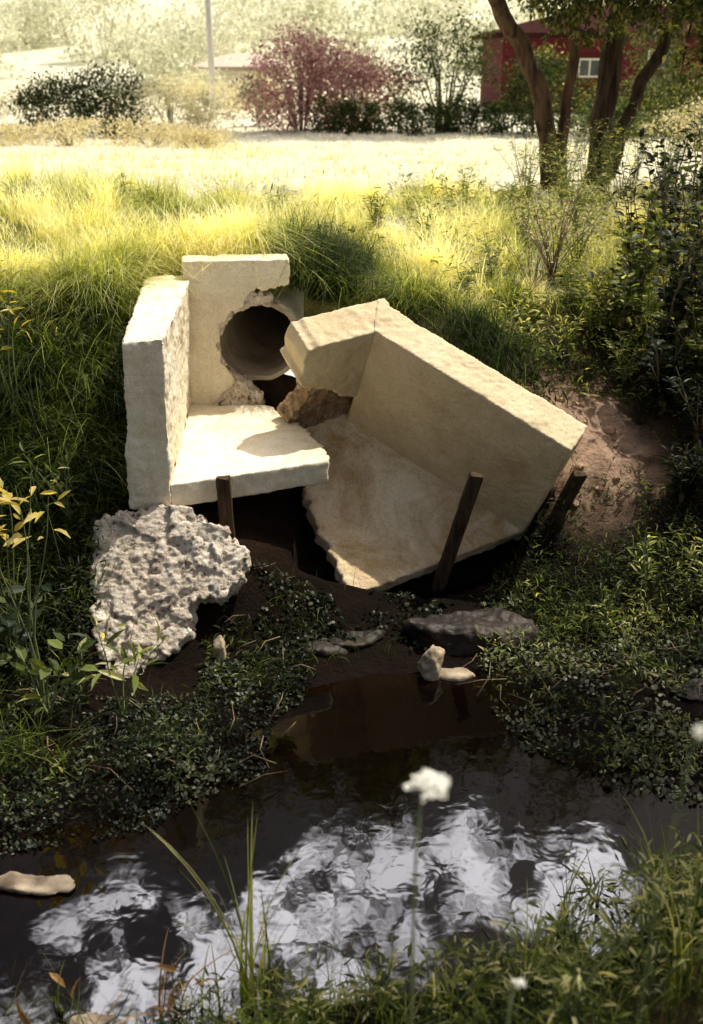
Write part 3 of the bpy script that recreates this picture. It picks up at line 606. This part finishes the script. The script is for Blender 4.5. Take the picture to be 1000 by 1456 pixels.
for i,(px,py,hh) in enumerate([(.95,2.75,.38),(1.15,2.95,.45),(1.3,2.6,.5),(.75,2.55,.3),(1.5,3.1,.5),(.55,2.5,.25),(1.05,2.45,.4),(.35,2.55,.26),(.1,2.6,.24),(-.15,2.55,.22),(1.0,3.3,.3),(1.35,3.3,.45),(.8,2.9,.35),(1.1,2.7,.5),(.65,2.75,.34),(.45,2.65,.3),(1.25,2.9,.5),(.9,2.35,.55),(.6,2.2,.5),(1.15,2.3,.6)]):
    plant("creekside_weed",px,py,hh,6,.055,90,M_weed,"bright leafy weed on near creek edge",200+i,spread=.5,group="weeds on near creek edge",tb=.74,T=NT)
def reed(name,x,y,n,h,label,seed,tb=.5,wd=(.005,.011),mat=None,ln=.38,dr=.5):
    global rng
    rr=rng;rng=np.random.default_rng(seed)
    bx=np.full(n,x)+rng.normal(0,.025,n);by=np.full(n,y)+rng.normal(0,.02,n)
    o=blades(name,bx,by,rng.uniform(.5,1,n)*h,rng.uniform(*wd,n),np.full(n,ln),mat or M_grass,np.clip(rng.normal(tb,.15,n),0,1),8,z=np.full(n,max(Hs(x,y),-.05)),droop=dr)
    tag(o,label,"grass tuft",None,"grass tufts by the water");rng=rr
reed("grass_tuft",-.36,2.75,20,.98,"tall thin grass tuft at the water edge",1,.6,(.008,.014))
reed("grass_tuft",-.30,2.72,14,.6,"tall thin grass tuft at the water edge",2,.5,(.008,.014))
reed("grass_tuft",-.52,2.75,7,.35,"small dry grass tuft at the water edge",3,.8)
reed("grass_tuft",-1.02,2.72,7,.36,"short broad grass tuft at the water edge",4,.3)
reed("grass_tuft",.82,3.1,18,.5,"thin grass tuft on near bank",5,.5)
reed("grass_tuft",.62,2.7,16,.5,"thin grass tuft on near bank",6,.6)
reed("grass_tuft",1.2,3.2,20,.6,"thin grass tuft on near bank",7,.5)
reed("grass_tuft",.3,2.6,12,.4,"thin grass tuft on near bank",8,.5)
reed("grass_tuft",1.0,2.4,20,.7,"thin grass tuft on near bank",9,.5)
reed("dry_stalks",-.66,2.7,6,.42,"curled dry brown stalks at the water edge",10,.8,(.006,.012),M_dry,1.3,.7)
reed("dry_stalks",-.9,2.62,4,.3,"curled dry brown stalks at the water edge",11,.6,(.006,.014),M_dry,1.4,.7)
plant("dry_leafed_weed",-.62,2.72,.28,3,.09,9,M_dry,"withered orange leafed weed at the water edge",230,spread=.4,leafstart=.6,T=NT)
plant("dry_leafed_weed",-.98,2.6,.22,2,.13,4,M_dry,"withered orange leafed weed by the water",231,spread=.5,leafstart=.7,T=NT)
def umbel(x,y,z0,tx,ty,tz,rad,label,seed,dens=34,sr=.0045):
    r=np.random.default_rng(seed)
    e=empty("white_flower_plant",(x,y,z0),label,"flower","white flowering weeds")
    ps=[np.array([x,y,z0])*(1-f)+np.array([tx,ty,tz])*f+np.array([.012*math.sin(f*5),0,0]) for f in np.linspace(0,1,8)]
    V,F=tubegrid(ps,[sr*(1-.5*q) for q in np.linspace(0,1,8)],6)
    pos=[];
    for i in range(dens):
        a=r.uniform(0,6.28);q=rad*math.sqrt(r.uniform(0,1));p=np.array([tx+q*math.cos(a),ty+q*math.sin(a),tz+.022-.35*q*q/rad+r.uniform(-.002,.002)]);
        v,f=tubegrid([ps[-1],(ps[-1]+p)/2+np.array([0,0,-.004]),p],[.001,.0008,.0006],3);k=len(V);V=V+v;F=F+[tuple(s+k for s in ff) for ff in f];pos.append(p)
    mesh_obj("stem",np.array(V),F,M_stem,parent=e)
    pos=np.repeat(np.array(pos),22,0)+r.normal(0,rad*.13,(dens*22,3))*np.array([1,1,.5])
    leafobj("flower_head",RT,RF,pos,rdir(len(pos),.5),np.full(len(pos),rad*.2),M_petal,r.uniform(0,1,len(pos)),parent=e)
    for i in range(5):
        f=r.uniform(.05,.6)
        leafobj("leaf",NT,BF,np.array([ps[int(f*7)]]),np.array([r.normal(size=3)+np.array([0,0,.4])]),np.array([.07]),M_weed,np.array([.8]),parent=e)
umbel(.095,1.62,.75,.13,1.45,1.955,.032,"white umbel flower on a tall thin stem",1)
umbel(.44,1.3,.8,.42,1.05,2.34,.011,"small white umbel flower on a thin stem",2,12,.002)
umbel(.33,1.7,.3,.31,1.45,1.50,.014,"low white flower head among weeds",3,12)
# ---------------------------------------------------------------- sun
az,el=math.radians(34),math.radians(61)
SD=np.array([math.cos(el)*math.cos(az),math.cos(el)*math.sin(az),math.sin(el)])
def land(P,z=1.2): return P[:,0]-SD[0]/SD[2]*(P[:,2]-z),P[:,1]-SD[1]/SD[2]*(P[:,2]-z)
# ---------------------------------------------------------------- trees
def tree(name,base,trunks,crowns,leafn,lsize,mat,bark,label,seed,filt=None,group=None,cat="tree",nb=16,br=1.0):
    e=empty(name,base,label,cat,group);V=[];F=[];rr=random.Random(seed);r=np.random.default_rng(seed)
    tips=[]
    for tr in trunks:
        pts=[np.array(p,float) for p in tr[0]];r0,r1=tr[1],tr[2];n=len(pts)
        fp=[];
        for i in range(n-1):
            for q in range(4):
                f=q/4;p=pts[i]*(1-f)+pts[i+1]*f;fp.append(p+(np.array([rr.uniform(-1,1),rr.uniform(-1,1),0])*.035 if (i or q) else 0))
        fp.append(pts[-1]);m=len(fp)
        v,f=tubegrid(fp,[r0+(r1-r0)*i/(m-1)+(r0*.3 if i==0 else 0) for i in range(m)],12,.06,seed);k=len(V);V+=v;F+=[tuple(q+k for q in ff) for ff in f]
        tips.append(fp[-1])
    LP=[];
    for (c,s,frac) in crowns:
        c=np.array(c,float)
        st=min(tips,key=lambda t:np.linalg.norm(t-c))
        cl=[]
        for b in range(nb):
            d=r.normal(size=3);d/=np.linalg.norm(d);en=c+d*np.array(s)*r.uniform(.3,1.0)
            mid=(st+en)/2+np.array([0,0,.25])+r.normal(0,.15,3)
            v,f=tubegrid([st,mid,en],[.035*br,.018*br,.006*br],6);k=len(V);V+=v;F+=[tuple(q+k for q in ff) for ff in f];cl.append(en);cl.append(mid*.3+en*.7)
        m=int(leafn*frac);ci=r.integers(0,len(cl),m)
        LP.append(np.array(cl)[ci]+r.normal(0,1,(m,3))*np.array(s)*.15)
    LP=np.concatenate(LP)
    if filt is not None:LP=LP[filt(LP)]
    mesh_obj("trunk",np.array(V),F,bark,parent=e)
    d=r.normal(size=(len(LP),3));d[:,2]-=.5
    leafobj("crown",LT,LF,LP,d,r.uniform(.6,1.3,len(LP))*lsize,mat,np.clip(r.normal(.5,.28,len(LP)),0,1),parent=e)
    return e
def filt(P):  # crown gaps shaped so sun reaches the outlet, bank and field
    r=np.random.default_rng(3).uniform(0,1,len(P))
    lx,ly=land(P,1.3)
    lit=((lx>-3.8)&(lx<2.1)&(ly>5.2)&(ly<10.2))
    lit2=((lx<1.2)&(ly>10.2)&(ly<30))
    return ~(lit&(r<.99))&~(lit2&(r<.93)&(P[:,2]>4.6))
zA=Hs(2.55,14)-.1;zB=Hs(3.2,14.4)-.1
tree("gum_tree",(2.55,14,zA),[([(2.55,14,zA),(2.42,14,2.4),(2.05,14,3.25),(1.6,13.9,3.85),(1.2,13.6,4.8)],.13,.08),([(2.62,14.05,zA),(2.70,14.1,2.6),(2.72,14.1,3.6),(3.0,14.2,5.2)],.08,.05)],
 [((.6,13.6,6.6),(2.2,1.8,1.6),.25),((2.6,14.2,7.4),(2.0,1.8,1.8),.25),((2.55,13.8,3.95),(.9,.6,.48),.22),((3.0,13.7,3.6),(.8,.4,.42),.18),((2.0,13.8,4.2),(.6,.5,.3),.04)],11500,.09,M_treel,M_barkr,"leaning brown trunked tree at the field edge",5,filt,"trees at the field edge")
tree("gum_tree",(3.2,14.4,zB),[([(3.2,14.4,zB),(3.25,14.4,2.6),(3.30,14.4,3.7),(3.2,14.4,5.2)],.16,.11),([(3.30,14.3,zB+.2),(3.65,14.3,2.8),(4.0,14.3,3.5),(4.6,14.3,4.4)],.09,.06)],
 [((3.6,14.4,6.8),(2.2,1.8,1.9),.25),((5.5,14.4,5.4),(2,1.6,1.3),.15),((4.1,13.9,3.75),(.9,.6,.45),.24),((4.5,13.9,3.1),(.6,.5,.5),.15),((3.7,13.8,3.9),(.7,.4,.38),.12)],12500,.09,M_treel,M_bark,"dark trunked tree with spreading branches at field edge",6,filt,"trees at the field edge")
zC=Hs(6.2,13)
tree("gum_tree",(6.2,13,zC),[([(6.2,13,zC),(6.1,13,2.8),(5.4,13,4.2),(5,13,5.4)],.16,.07)],[((5.2,12.6,5.6),(2,2,1.6),.6),((6.6,13,7),(2,2,1.6),.4)],7000,.14,M_treel,M_bark,"spreading tree beside the shaded bank",7,filt,"trees at the field edge")
def filt3(P):
    r=np.random.default_rng(5).uniform(0,1,len(P));lx,ly=land(P,1.3)
    return ~((lx>-9)&(lx<5)&(ly<25.5)&(r<.85))
zD=Hs(-15,36)  # unseen trees added so their crowns darken and break the water reflection
tree("tall_tree",(-15,36,zD),[([(-15,36,zD),(-14.5,36,8),(-13,36,14),(-9.5,36,20)],.5,.2),([(-14.8,36,5),(-15,36.2,12),(-15.5,36,19)],.35,.15)],
 [((-11.5,36,21),(4.5,3,8),.33),((-5.0,36,21.5),(4.6,3,8.5),.40),((-17,36,20),(4.5,3,7),.27)],36000,.42,M_treel,M_bark,"tall unseen tree added beyond the field for water reflections",8,filt3,"tall trees around the field",nb=40,br=2)
zE=Hs(15,36)
tree("tall_tree",(15,36,zE),[([(15,36,zE),(14.5,36,8),(11,36,14),(7,36,19)],.5,.2)],
 [((8,36,19),(4.5,3,7),.34),((1.4,36.3,20.5),(4.2,3,8.5),.44),((14,36,18),(4,3,6),.22)],34000,.40,M_treel,M_bark,"tall unseen tree added beyond the field for water reflections",9,filt3,"tall trees around the field",nb=40,br=2)
def filt2(P):
    lx,ly=land(P,.8);r=np.random.default_rng(4).uniform(0,1,len(P))
    return ~((lx>-2.4)&(lx<2.1)&(ly>5.0)&(ly<10.5))&~((lx>-1.7)&(lx<-.4)&(ly>4.3)&(ly<5.6))&(r<.93)&~((P[:,0]<P[:,1]*.36+.6)&(P[:,2]<4))
zF=Hs(6.2,5.2)  # out-of-frame tree added to cast shade over the creek
tree("added_shade_tree",(6.2,5.2,zF),[([(6.2,5.2,zF),(6.1,5.2,2.6),(5.5,5.3,4.2)],.14,.08)],
 [((4.0,5.6,5.4),(1.9,1.6,1.2),.28),((6.4,5.4,5.6),(1.7,1.7,1.2),.06),((2.2,5.2,5.0),(1.9,1.5,.8),.32),((5.2,8.6,4.4),(1.5,1.3,1.2),.12),((2.4,3.9,5.0),(2.0,1.2,.7),.22)],30000,.12,M_dark,M_bark,"unseen leafy tree added to shade the creek",10,filt2)
# ---------------------------------------------------------------- background shrubs
def bush(name,x,y,rx,rz,n,ls,mat,label,seed,z0=None,stems=8,group=None,cat="bush",low=0.1,fill=5,tw=None):
    r=np.random.default_rng(seed);z0=Hs(x,y)-.05 if z0 is None else z0
    e=empty(name,(x,y,z0),label,cat,group);V=[];F=[];cl=[]
    for s in range(stems):
        a=r.uniform(0,6.28);q=r.uniform(.2,.8);en=np.array([x+rx*q*math.cos(a),y+rx*.7*q*math.sin(a),z0+rz*r.uniform(.6,.95)*(1.05-.4*q*q)])
        mid=np.array([x,y,z0])*.5+en*.5+np.array([0,0,.1*rz])
        tk=min(rx,1.5)
        v,f=tubegrid([(x+.1*math.cos(a),y+.1*math.sin(a),z0),mid,en],[.022*tk,.014*tk,.005*tk],5);k=len(V);V+=v;F+=[tuple(t+k for t in ff) for ff in f]
        cl+=[en]
        for _ in range(fill):
            a=r.uniform(0,6.28);q=math.sqrt(r.uniform(0,1));h=r.uniform(low,.95)
            q*=math.sqrt(max(.05,1-(max(h-.4,0)/.62)**2))
            cl.append(np.array([x+rx*q*math.cos(a),y+rx*.7*q*math.sin(a),z0+rz*h]))
    ci=r.integers(0,len(cl),n);P=np.array(cl)[ci]+r.normal(0,1,(n,3))*np.array([rx*.15,rx*.15,rz*.09])
    P=P[P[:,2]>z0]
    mesh_obj("stems",np.array(V),F,tw or M_twig,parent=e)
    leafobj("foliage",LT,LF,P,r.normal(size=(len(P),3)),r.uniform(.6,1.3,len(P))*ls,mat,np.clip(r.normal(.5,.27,len(P)),0,1),parent=e)
bush("pink_shrub",-1.5,33,1.7,2.7,6500,.13,M_pink,"pink red flowering shrub beyond the field",1,stems=10,low=.06,fill=8)
bush("pink_shrub",.1,33.4,1.7,2.3,5000,.13,M_pink,"pink red flowering shrub beyond the field",2,stems=8,low=.06,fill=8)
bush("leafy_garden_tree",2.7,33,1.8,3.2,3400,.12,M_hedge,"small round open crowned garden tree",3,stems=16,low=.30,cat="tree",fill=4)
for i in range(9):
    bush("hedge_shrub",-.6+i*.62,31.6-.05*i,.62,.92+.1*math.sin(i*2.3),1300,.10,M_hedge,"clipped green garden shrub",20+i,stems=6,group="hedge shrubs beyond the field",fill=7,low=.05)
bush("round_shrub",5.0,30.0,1.15,2.0,3200,.13,M_hedge,"dense rounded green shrub beyond the field",230,stems=12,fill=7)
bush("dark_shrub",-7.35,28,.95,1.45,3400,.10,M_hedged,"dark green shrub in dry grass",31,stems=8,fill=7)
bush("dark_shrub",-6.1,28.4,1.05,1.75,4000,.10,M_hedged,"dark green shrub in dry grass",32,stems=8,fill=7)
bush("dark_shrub",-2.9,36,.6,1.7,900,.12,M_hedged,"dark narrow shrub beside pale building",33,stems=6)
for i,(a,b,c_,d_) in enumerate([(7.5,33,1.7,1.4),(9.7,35,1.7,1.7),(12,36,1.8,2.0),(6.3,27,.9,1.0),(8.2,30,1.4,1.2),(14,38,1.8,2.2),(9.3,31,1.6,1.4),(11,30,1.5,1.6),(6.9,40,1.0,2.4),(10.6,40,1.2,3.0)]):
    bush("garden_shrub",a,b,c_,d_,2400,.12,M_weed if i%2==0 else M_hedge,"green garden shrub before red house",34+i,stems=10,group="shrubs before the red house")
for i,(a,b,c_,d_) in enumerate([(-9.5,24,1.4,.7),(-7.8,23.5,1.3,.5),(-6,24,1.4,.6),(-4.4,24.5,1.1,.6),(-3.3,23.8,.9,.45),(-9.8,30,1.3,1.1),(-5,31,1.5,1.2),(-3.9,29.5,1,.9),(7.6,24,1.2,.9),(9,26,1.3,1.2),(-6.8,33,1.8,1.4),(-9.5,34,1.8,1.5),(-4.9,38,1.6,1.4),(-3.4,41,1.3,1.5),(-6.2,44,1.6,1.6),(-11,31,1.4,1.5)]):
    bush("golden_shrub",a,b,c_,d_,1900,.075,M_gold,"pale golden sunlit shrub in dry grass",50+i,stems=7,group="golden shrubs in the dry field",tw=M_twigp)
for i in range(56):
    a=-27+i*.96+random.uniform(-.9,.9);b=random.uniform(46,105)
    if 4<a*b/50<24 and b<64:b+=20
    if -8<a*b/50<-2 and b<62:b+=18
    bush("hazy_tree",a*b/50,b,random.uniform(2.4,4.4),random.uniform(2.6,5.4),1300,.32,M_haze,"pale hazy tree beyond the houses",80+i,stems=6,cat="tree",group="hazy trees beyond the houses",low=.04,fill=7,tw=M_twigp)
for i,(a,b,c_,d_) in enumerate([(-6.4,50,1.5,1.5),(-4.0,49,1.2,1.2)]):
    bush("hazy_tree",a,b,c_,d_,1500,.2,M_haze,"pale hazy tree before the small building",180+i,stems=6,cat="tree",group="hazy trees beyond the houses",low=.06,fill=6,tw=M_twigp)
# ---------------------------------------------------------------- houses
M_red=solid("maroon_boards",(.085,.014,.019),(.13,.022,.028),1.5,.8,.3,12,.1,stretch=(.3,.3,9))
M_roof=solid("tile_roof",(.46,.36,.28),(.56,.46,.38),4,.8,.4,10)
M_roofr=solid("dark_red_roof",(.03,.014,.014),(.055,.024,.022),4,.95,.4,10,.0)
M_white=solid("white_trim",(.7,.67,.58),(.8,.77,.68),4,.6,.05)
M_cream=solid("cream_wall",(.74,.66,.52),(.82,.75,.62),2,.8,.1)
M_glass=solid("window_glass",(.05,.06,.07),(.12,.13,.14),2,.1,.0,10,.6)
def box(name,x0,x1,y0,y1,z0,z1,mat,parent):
    o=hexa(name,[(x0,y0,z0),(x1,y0,z0),(x1,y1,z0),(x0,y1,z0),(x0,y0,z1),(x1,y0,z1),(x1,y1,z1),(x0,y1,z1)],mat,parent)
    b=o.modifiers.new("bevel",'BEVEL');b.width=.015;return o
def house(x0,x1,y0,y1,zb,ze,zr,wall,roof,wins,name,label,ridge=.3):
    e=empty(name,(x0,y0,zb),label,"house")
    box("wall",x0,x1,y0,y1,zb,ze,wall,e)
    o=.45;ym=(y0+y1)/2;rx=(x1-x0)*ridge
    v=[(x0-o,y0-o,ze+.01),(x1+o,y0-o,ze+.01),(x1+o,y1+o,ze+.01),(x0-o,y1+o,ze+.01),(x0-o,y0-o,ze+.16),(x1+o,y0-o,ze+.16),(x1+o,y1+o,ze+.16),(x0-o,y1+o,ze+.16),(x0+rx,ym,zr),(x1-rx,ym,zr)]
    f=[(3,2,1,0),(0,1,5,4),(1,2,6,5),(2,3,7,6),(3,0,4,7),(4,5,9,8),(6,7,8,9),(5,6,9),(7,4,8)]
    mesh_obj("roof",v,f,roof,parent=e,smooth=False)
    for (a,b,c,d) in wins:
        wn=empty("window",(a,y0,c),None,None);wn.parent=e;wn.matrix_parent_inverse=Matrix.Translation(e.location).inverted()
        box("pane",a+.06,b-.06,y0-.03,y0-.012,c+.06,d-.06,M_glass,wn)
        V=[];F=[]
        for (p,q,r_,s_) in [(a,b,c,c+.07),(a,b,d-.07,d),(a,a+.07,c+.07,d-.07),(b-.07,b,c+.07,d-.07),((a+b)/2-.03,(a+b)/2+.03,c+.07,d-.07)]:
            k=len(V);V+=[(p,y0-.06,r_),(q,y0-.06,r_),(q,y0-.06,s_),(p,y0-.06,s_),(p,y0-.01,r_),(q,y0-.01,r_),(q,y0-.01,s_),(p,y0-.01,s_)]
            F+=[tuple(k+t for t in ff) for ff in [(0,1,2,3),(7,6,5,4),(0,4,5,1),(1,5,6,2),(2,6,7,3),(3,7,4,0)]]
        mesh_obj("frame",V,F,M_white,parent=wn,smooth=False)
house(5.9,19,45,52,.7,3.75,5.0,M_red,M_roofr,[(8.9,9.8,2.3,3.0),(11.6,12.5,2.6,3.3),(14.5,15.4,2.5,3.2)],"red_house","single storey maroon house with white window frames")
house(-7.2,-3.6,55,60,.7,2.45,3.2,M_cream,M_roof,[(-5.9,-5.0,1.5,2.2)],"cream_house","small cream building with low tiled roof")
e=empty("utility_pole",(-4.9,40,Hs(-4.9,40)),"slim pale utility pole beyond the field","utility pole")
V,F=tubegrid([(-4.9,40,.8),(-4.9,40,4),(-4.9,40,10)],[.12,.11,.09],14);mesh_obj("pole",np.array(V),F,solid("grey_pole",(.6,.58,.56),(.7,.68,.65)),parent=e)
box("crossarm",-5.9,-3.9,39.94,40.06,9.2,9.34,M_twig,e)
# ---------------------------------------------------------------- light, world, camera
sun=bpy.data.lights.new("sun",'SUN');sun.energy=5.0;sun.angle=math.radians(.6);sun.color=(1,.94,.81)
so=bpy.data.objects.new("sun",sun);so.rotation_euler=Vector(SD).to_track_quat('Z','Y').to_euler();so.location=(5,5,12);link(so)
W=bpy.data.worlds.new("World");S.world=W;W.use_nodes=True;nt=W.node_tree;bg=nt.nodes['Background'];L=nt.links.new
sky=nt.nodes.new('ShaderNodeTexSky');sky.sky_type='NISHITA';sky.sun_disc=False
sky.sun_elevation=el;sky.sun_rotation=math.atan2(SD[0],SD[1]);sky.dust_density=6;sky.air_density=.9;sky.ozone_density=.3
tc=N(nt,'ShaderNodeTexCoord');gen=tc.outputs['Generated']
sx=N(nt,'ShaderNodeSeparateXYZ');L(gen,sx.inputs[0])
# unseen cloud banks added overhead for white glints on the water, cut by noise
wn_=N(nt,'ShaderNodeTexNoise',Scale=7,Detail=5);L(gen,wn_.inputs[0])
wd=N(nt,'ShaderNodeVectorMath',operation='MULTIPLY_ADD');L(wn_.outputs['Color'],wd.inputs[0]);wd.inputs[1].default_value=(.08,.08,.08);wd2=N(nt,'ShaderNodeVectorMath',operation='SUBTRACT');L(gen,wd.inputs[2]);L(wd.outputs[0],wd2.inputs[0]);wd2.inputs[1].default_value=(.04,.04,.04)
acc=None
for (vx,vy,vz),c0,c1,st in [((-.085,.700,.705),.9968,.9988,1.0),((.07,.722,.688),.9925,.9965,.75),((-.215,.615,.760),.986,.993,.7),((.15,.685,.71),.9950,.9980,.9),((-.02,.60,.80),.985,.993,.7)]:
    dt=N(nt,'ShaderNodeVectorMath',operation='DOT_PRODUCT');L(wd2.outputs[0],dt.inputs[0]);dt.inputs[1].default_value=Vector((vx,vy,vz)).normalized()
    r_=ramp(nt,dt.outputs['Value'],[(c0,(0,)*3),(c1,(st,)*3)])
    acc=r_ if acc is None else mixc(nt,1.0,acc,r_,'LIGHTEN')
cn=N(nt,'ShaderNodeTexNoise',Scale=22,Detail=8,Roughness=.68);L(gen,cn.inputs[0])
cm=ramp(nt,cn.outputs[0],[(.47,(0,)*3),(.55,(1,)*3)])
cm2=mixc(nt,1.0,acc,cm,'MULTIPLY')
warm_=mixc(nt,1.0,sky.outputs[0],(1.0,.94,.82),'MULTIPLY')
skyc=mixc(nt,cm2,warm_,(190.,184.,194.))
hz=ramp(nt,sx.outputs['Z'],[(0,(.9,)*3),(.10,(.6,)*3),(.24,(0,)*3)])
skyc=mixc(nt,hz,skyc,(9.5,9.2,8.1))
L(skyc,bg.inputs[0]);bg.inputs[1].default_value=.12
cam=bpy.data.cameras.new("camera");cam.sensor_fit='VERTICAL';cam.sensor_height=36;cam.lens=36*1500/1456;cam.clip_end=1000;cam.clip_start=.05
cam.dof.use_dof=True;cam.dof.focus_distance=6.2;cam.dof.aperture_fstop=2.4
co=bpy.data.objects.new("camera",cam);co.location=(0,0,3.1);co.rotation_euler=(math.radians(66.6),0,0);link(co);S.camera=co
S.view_settings.view_transform='Standard';S.view_settings.look='None';S.view_settings.exposure=0
